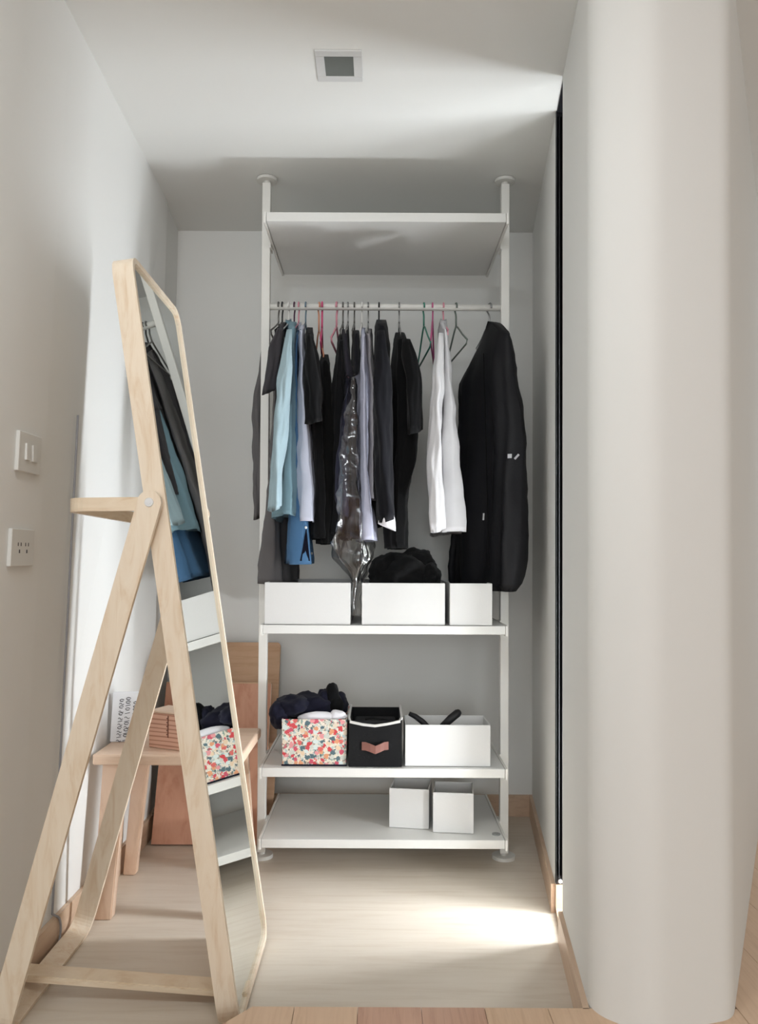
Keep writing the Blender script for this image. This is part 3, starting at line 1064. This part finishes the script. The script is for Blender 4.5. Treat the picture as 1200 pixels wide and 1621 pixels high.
zt = ZM + 0.138
tag(obj('folded_clothes', heap([((0.08, 2.70, zt + 0.022), (0.112, 0.13, 0.075)), ((0.13, 2.72, zt + 0.05), (0.07, 0.10, 0.06)), ((0.03, 2.68, zt + 0.035), (0.06, 0.09, 0.06)),
                                ((0.175, 2.66, zt + 0.015), (0.035, 0.07, 0.045))], 2), BLACKC, smooth=True),
    'heap of black clothes overflowing the middle white box', 'clothes')
zt = ZL + 0.14
tag(obj('navy_garment', heap([((-0.235, 2.70, zt + 0.03), (0.085, 0.08, 0.045)), ((-0.33, 2.63, zt + 0.018), (0.034, 0.05, 0.042)), ((-0.285, 2.66, zt + 0.04), (0.06, 0.07, 0.035)), ((-0.15, 2.74, zt + 0.03), (0.042, 0.05, 0.045)),
                              ((-0.185, 2.70, zt + 0.045), (0.025, 0.04, 0.045))], 5), NAVYC, smooth=True),
    'crumpled navy garment hanging over the rim of the flower box', 'clothes')
bm = heap([((-0.158, 2.69, zt + 0.06), (0.022, 0.025, 0.055)), ((-0.146, 2.69, zt + 0.03), (0.026, 0.03, 0.04))], 8, 3)
tag(obj('black_garment', bm, BLACKC, smooth=True), 'black rolled garment standing up in the flower box', 'clothes')
bm = heap([((-0.19, 2.605, zt + 0.012), (0.075, 0.022, 0.017)), ((-0.135, 2.605, zt + 0.018), (0.03, 0.02, 0.018))], 11, 3)
tag(obj('white_garment', bm, WHITEC, smooth=True), 'white cloth peeking over the front of the flower box', 'clothes')
for pts, lab in (([(0.105, 2.66, ZL + 0.155), (0.125, 2.655, ZL + 0.147), (0.15, 2.645, ZL + 0.130), (0.18, 2.64, ZL + 0.10)], 'thin black strap at the left in the white box beside black box'),
                 ([(0.275, 2.66, ZL + 0.162), (0.268, 2.655, ZL + 0.158), (0.245, 2.645, ZL + 0.142), (0.215, 2.64, ZL + 0.115)], 'thick black padded strap leaning in the white box beside black box')):
    b = bmesh.new()
    tube(b, pts, [0.007, 0.009, 0.010, 0.010] if 'thin' in lab else [0.010, 0.014, 0.014, 0.012], 10)
    tag(obj('strap', b, STRAP, smooth=True), lab, 'strap')

# ------------------------------------------------------------------ standing mirror
MX0, SL = -0.296, 0.152
MY0, MY1, ML = 1.737, 2.168, 1.735
uu = Vector((-SL, 0, 1)).normalized()
nn = Vector((1, 0, SL)).normalized()
O0 = Vector((MX0, 0, 0)) - nn * 0.024 + uu * 0.010


def mp_(y, u, d=0.0):
    return O0 + uu * u + Vector((0, y, 0)) + nn * d


MIR = thing('standing_mirror', 'tall pale ash floor mirror leaning on a folding stand', 'mirror', (-0.5, 1.95, 0))
T = 0.013
y0, y1, u0, u1 = MY0 + T / 2, MY1 - T / 2, T / 2, ML - T / 2
r = 0.045
path = []
cs = [mp_(y0, u0), mp_(y1, u0), mp_(y1, u1), mp_(y0, u1)]
for k in range(4):
    path += corner(cs[k - 1], cs[k], cs[(k + 1) % 4], r, 8)
bm = bmesh.new()
strip(bm, path, nn, 0.047, T, closed=True)
fr = obj('mirror_frame', bm, ASH, MIR)


def rounded_plate(b, y0, y1, u0, u1, r, d0, d1):
    c = [mp_(y0, u0), mp_(y1, u0), mp_(y1, u1), mp_(y0, u1)]
    pts = []
    for k in range(4):
        pts += corner(c[k - 1], c[k], c[(k + 1) % 4], r, 8)
    a = [b.verts.new(p + nn * d0) for p in pts]
    e = [b.verts.new(p + nn * d1) for p in pts]
    b.faces.new(a[::-1])
    b.faces.new(e)
    for i in range(len(a)):
        j = (i + 1) % len(a)
        b.faces.new((a[i], a[j], e[j], e[i]))


bm = bmesh.new()
rounded_plate(bm, MY0 + T, MY1 - T, T, ML - T, 0.045, 0.013, 0.017)
obj('mirror_glass', bm, MIRR, MIR)
bm = bmesh.new()
rounded_plate(bm, MY0 + T, MY1 - T, T, ML - T, 0.045, 0.004, 0.0125)
obj('back_panel', bm, ASH, MIR)

PVX, PVZ = -0.502, 1.162
dleg = Vector((-0.818 - PVX, 0, 0.0135 - PVZ))
dl = dleg.normalized()
ln = dl.cross(Vector((0, 1, 0))).normalized()
YN, YFAR = 1.7125, 2.1925
foot = Vector((PVX, 0, PVZ)) + dleg
p0 = Vector((PVX, YN, PVZ)) - dl * 0.005
pa, pb = Vector((foot.x, YN, foot.z)), Vector((foot.x, YFAR, foot.z))
p3 = Vector((PVX, YFAR, PVZ)) - dl * 0.005
path = [p0, p0.lerp(pa, 0.5)] + corner(p0, pa, pb, 0.05, 8) + corner(pa, pb, p3, 0.05, 8) + [p3.lerp(pb, 0.5), p3]
bm = bmesh.new()
strip(bm, path, ln, 0.052, 0.013)
disc(bm, (PVX, YN, PVZ), (0, 1, 0), 0.026, 0.0129, 28)
disc(bm, (PVX, YFAR, PVZ), (0, 1, 0), 0.026, 0.0129, 28)
obj('rear_support', bm, ASH, MIR)
# hanging loop
LA, LB = 1.726, 2.179
xl = -0.690
q0, qa, qb, q3 = (PVX + 0.01, LA, 1.160), (xl, LA, 1.157), (xl + 0.012, LB, 1.150), (PVX + 0.01, LB, 1.155)
bm = bmesh.new()
strip(bm, [q0] + corner(q0, qa, qb, 0.05, 8) + corner(qa, qb, q3, 0.05, 8) + [q3], (0, 0, 1), 0.030, 0.012)
obj('hanging_loop', bm, ASHH, MIR)
for yy, s in ((YN - 0.0075, -1), (YFAR + 0.0075, 1)):
    bm = bmesh.new()
    disc(bm, (PVX, yy, PVZ), (0, s, 0), 0.0105, 0.003, 20, 0.009)
    disc(bm, (PVX, yy - s * 0.012, PVZ), (0, 1, 0), 0.004, 0.03, 10)
    obj('bolt', bm, STEEL, MIR)
bm = bmesh.new()
hexa(bm, [(-0.846, 1.86, 0.044), (-0.30, 1.842, 0.016), (-0.30, 1.897, 0.016), (-0.846, 1.915, 0.044)],
     [(-0.842, 1.86, 0.060), (-0.302, 1.842, 0.032), (-0.302, 1.897, 0.032), (-0.842, 1.915, 0.060)])
bmesh.ops.bevel(bm, geom=bm.edges[:], offset=0.002, segments=2, affect='EDGES')
obj('spreader_bar', bm, ASHH, MIR)

# ------------------------------------------------------------------ stool, bag, carton and boards in the left corner
ST = thing('stool', 'low beech wood stool with splayed legs behind the mirror', 'stool', (-0.62, 2.48, 0))
SZ = 0.462
bm = bmesh.new()
box(bm, (-0.838, 2.31, SZ - 0.032), (-0.398, 2.68, SZ), 0.006)
obj('seat', bm, BEECHS, ST)
for (top, bot, wx, wy) in ((at(184, 1209, 2.345), (-0.790, 2.285), 0.055, 0.036), (at(228, 1200, 2.62), (-0.812, 2.60), 0.040, 0.034),
                           (Vector((-0.46, 2.345, 0)), (-0.425, 2.285), 0.055, 0.036), (Vector((-0.46, 2.62, 0)), (-0.420, 2.60), 0.040, 0.034)):
    bm = bmesh.new()
    z1 = SZ - 0.0325
    tw = wx * 1.25
    hexa(bm, [(bot[0] - wx / 2, bot[1] - wy / 2, 0.0005), (bot[0] + wx / 2, bot[1] - wy / 2, 0.0005), (bot[0] + wx / 2, bot[1] + wy / 2, 0.0005), (bot[0] - wx / 2, bot[1] + wy / 2, 0.0005)],
         [(top.x - tw / 2, top.y - wy / 2, z1), (top.x + tw / 2, top.y - wy / 2, z1), (top.x + tw / 2, top.y + wy / 2, z1), (top.x - tw / 2, top.y + wy / 2, z1)])
    bmesh.ops.bevel(bm, geom=bm.edges[:], offset=0.003, segments=2, affect='EDGES')
    obj('leg', bm, BEECH, ST)


def leaning(name, label, mat, x0, x1, yb, yt, ztop, thick, rtop=0.0, z0=0.001):
    """board standing on the floor and leaning back"""
    sl = math.atan2(yt - yb, ztop)
    Ln = ztop / math.cos(sl)
    b = bmesh.new()
    c = [Vector((x0, 0, 0)), Vector((x1, 0, 0)), Vector((x1, 0, Ln)), Vector((x0, 0, Ln))]
    pts = [c[0], c[1]]
    if rtop > 0:
        pts += corner(c[1], c[2], c[3], rtop, 6) + corner(c[2], c[3], c[0], rtop, 6)
    else:
        pts += [c[2], c[3]]
    M = Matrix.Translation((0, yb, z0 + thick * math.sin(sl))) @ Matrix.Rotation(-sl, 4, 'X')
    a = [b.verts.new(M @ p) for p in pts]
    e = [b.verts.new(M @ (p + Vector((0, thick, 0)))) for p in pts]
    b.faces.new(a)
    b.faces.new(e[::-1])
    for i in range(len(a)):
        j = (i + 1) % len(a)
        b.faces.new((a[i], e[i], e[j], a[j]))
    return tag(obj(name, b, mat), label, 'board'), M, Ln


bdr, M, Ln = leaning('wooden_board', 'reddish brown panel standing on the floor behind the stool', BOARDR, -0.816, -0.412, 2.845, 3.03, 0.553, 0.016)
b = bmesh.new()
box(b, (-0.816, -0.0012, Ln - 0.004), (-0.412, 0.017, Ln + 0.001), 0, M)
obj('top_edge', b, BOARDB, bdr)
b = bmesh.new()
box(b, (-0.4125, -0.001, 0.0), (-0.4110, 0.017, Ln - 0.004), 0, M)
obj('side_edge', b, BEECH, bdr)
leaning('wooden_board', 'taller light brown board with rounded corner behind the reddish panel', BOARDB, -0.816, -0.393, 2.94, 3.15, 0.694, 0.020, rtop=0.015)

# paper bag with printed lettering columns, standing on the stool
PB = thing('paper_bag', 'white paper bag with columns of grey lettering on the stool', 'bag', (-0.82, 2.5, SZ))
bx0, bx1, by, bd, bh = -0.838, -0.742, 2.46, 0.05, 0.155
bm = bmesh.new()
hexa(bm, [(bx0, by, SZ + 0.001), (bx1, by + 0.012, SZ + 0.001), (bx1, by + bd, SZ + 0.001), (bx0, by + bd - 0.008, SZ + 0.001)],
     [(bx0 + 0.006, by + 0.006, SZ + bh), (bx1 + 0.004, by + 0.016, SZ + bh), (bx1 + 0.004, by + 0.026, SZ + bh), (bx0 + 0.006, by + 0.018, SZ + bh)])
bmesh.ops.bevel(bm, geom=bm.edges[:], offset=0.002, segments=2, affect='EDGES')
pbo = obj('bag_body', bm, PAPER, PB)


def bag_pt(u, v):
    """point on the front of the bag, u across (0-1), v up (0-1)"""
    a = Vector((bx0, by, SZ)).lerp(Vector((bx1, by + 0.012, SZ)), u)
    c = Vector((bx0 + 0.006, by + 0.006, SZ + bh)).lerp(Vector((bx1 + 0.004, by + 0.016, SZ + bh)), u)
    return a.lerp(c, v) + Vector((0, -0.0008, 0))


rnd = random.Random(4)
bm = bmesh.new()
for (ua, ub, va, vb) in ((0.20, 0.34, 0.03, 0.84), (0.40, 0.56, 0.03, 0.86), (0.64, 0.86, 0.05, 0.80)):
    v = va
    while v < vb:
        sh = (v - va) * 0.05
        kind = rnd.randrange(3)
        pts = []
        for k in range(9):
            t_ = k / 8
            if kind == 0:
                pts.append(bag_pt(ua + sh + (ub - ua) * t_, v + 0.018 * math.sin(t_ * 6.28)))
            elif kind == 1:
                pts.append(bag_pt((ua + ub) / 2 + sh + (ub - ua) * 0.45 * math.cos(t_ * 5.5), v + 0.018 + 0.024 * math.sin(t_ * 5.5)))
            else:
                pts.append(bag_pt(ua + sh + (ub - ua) * t_, v + 0.02 * t_))
        tube(bm, pts, 0.0011, 4)
        v += rnd.uniform(0.050, 0.085)
obj('lettering', bm, INK, pbo)

# wood-grain carton on the stool
CT = thing('wooden_box', 'small box with pinkish wood grain print on the stool', 'box', (-0.63, 2.42, SZ))
Mb = Matrix.Translation((-0.612, 2.412, SZ + 0.001)) @ Matrix.Rotation(math.radians(-24), 4, 'Z')
bm = bmesh.new()
box(bm, (-0.075, -0.045, 0), (0.075, 0.045, 0.105), 0.002, Mb)
cto = obj('box_body', bm, GRAINP, CT)
bm = bmesh.new()
box(bm, (-0.076, -0.046, 0.106), (0.076, 0.046, 0.112), 0.002, Mb)
obj('lid', bm, BEECHS, CT)
bm = bmesh.new()
box(bm, (-0.004, -0.0465, 0.035), (-0.001, -0.0445, 0.10), 0, Mb)
for q in range(5):
    box(bm, (-0.008, -0.0463, 0.042 + q * 0.012), (-0.0055, -0.0446, 0.046 + q * 0.012), 0, Mb)
obj('print', bm, plain('brown_ink', (128, 84, 68), rough=0.7), cto)

bpy.context.view_layer.update()
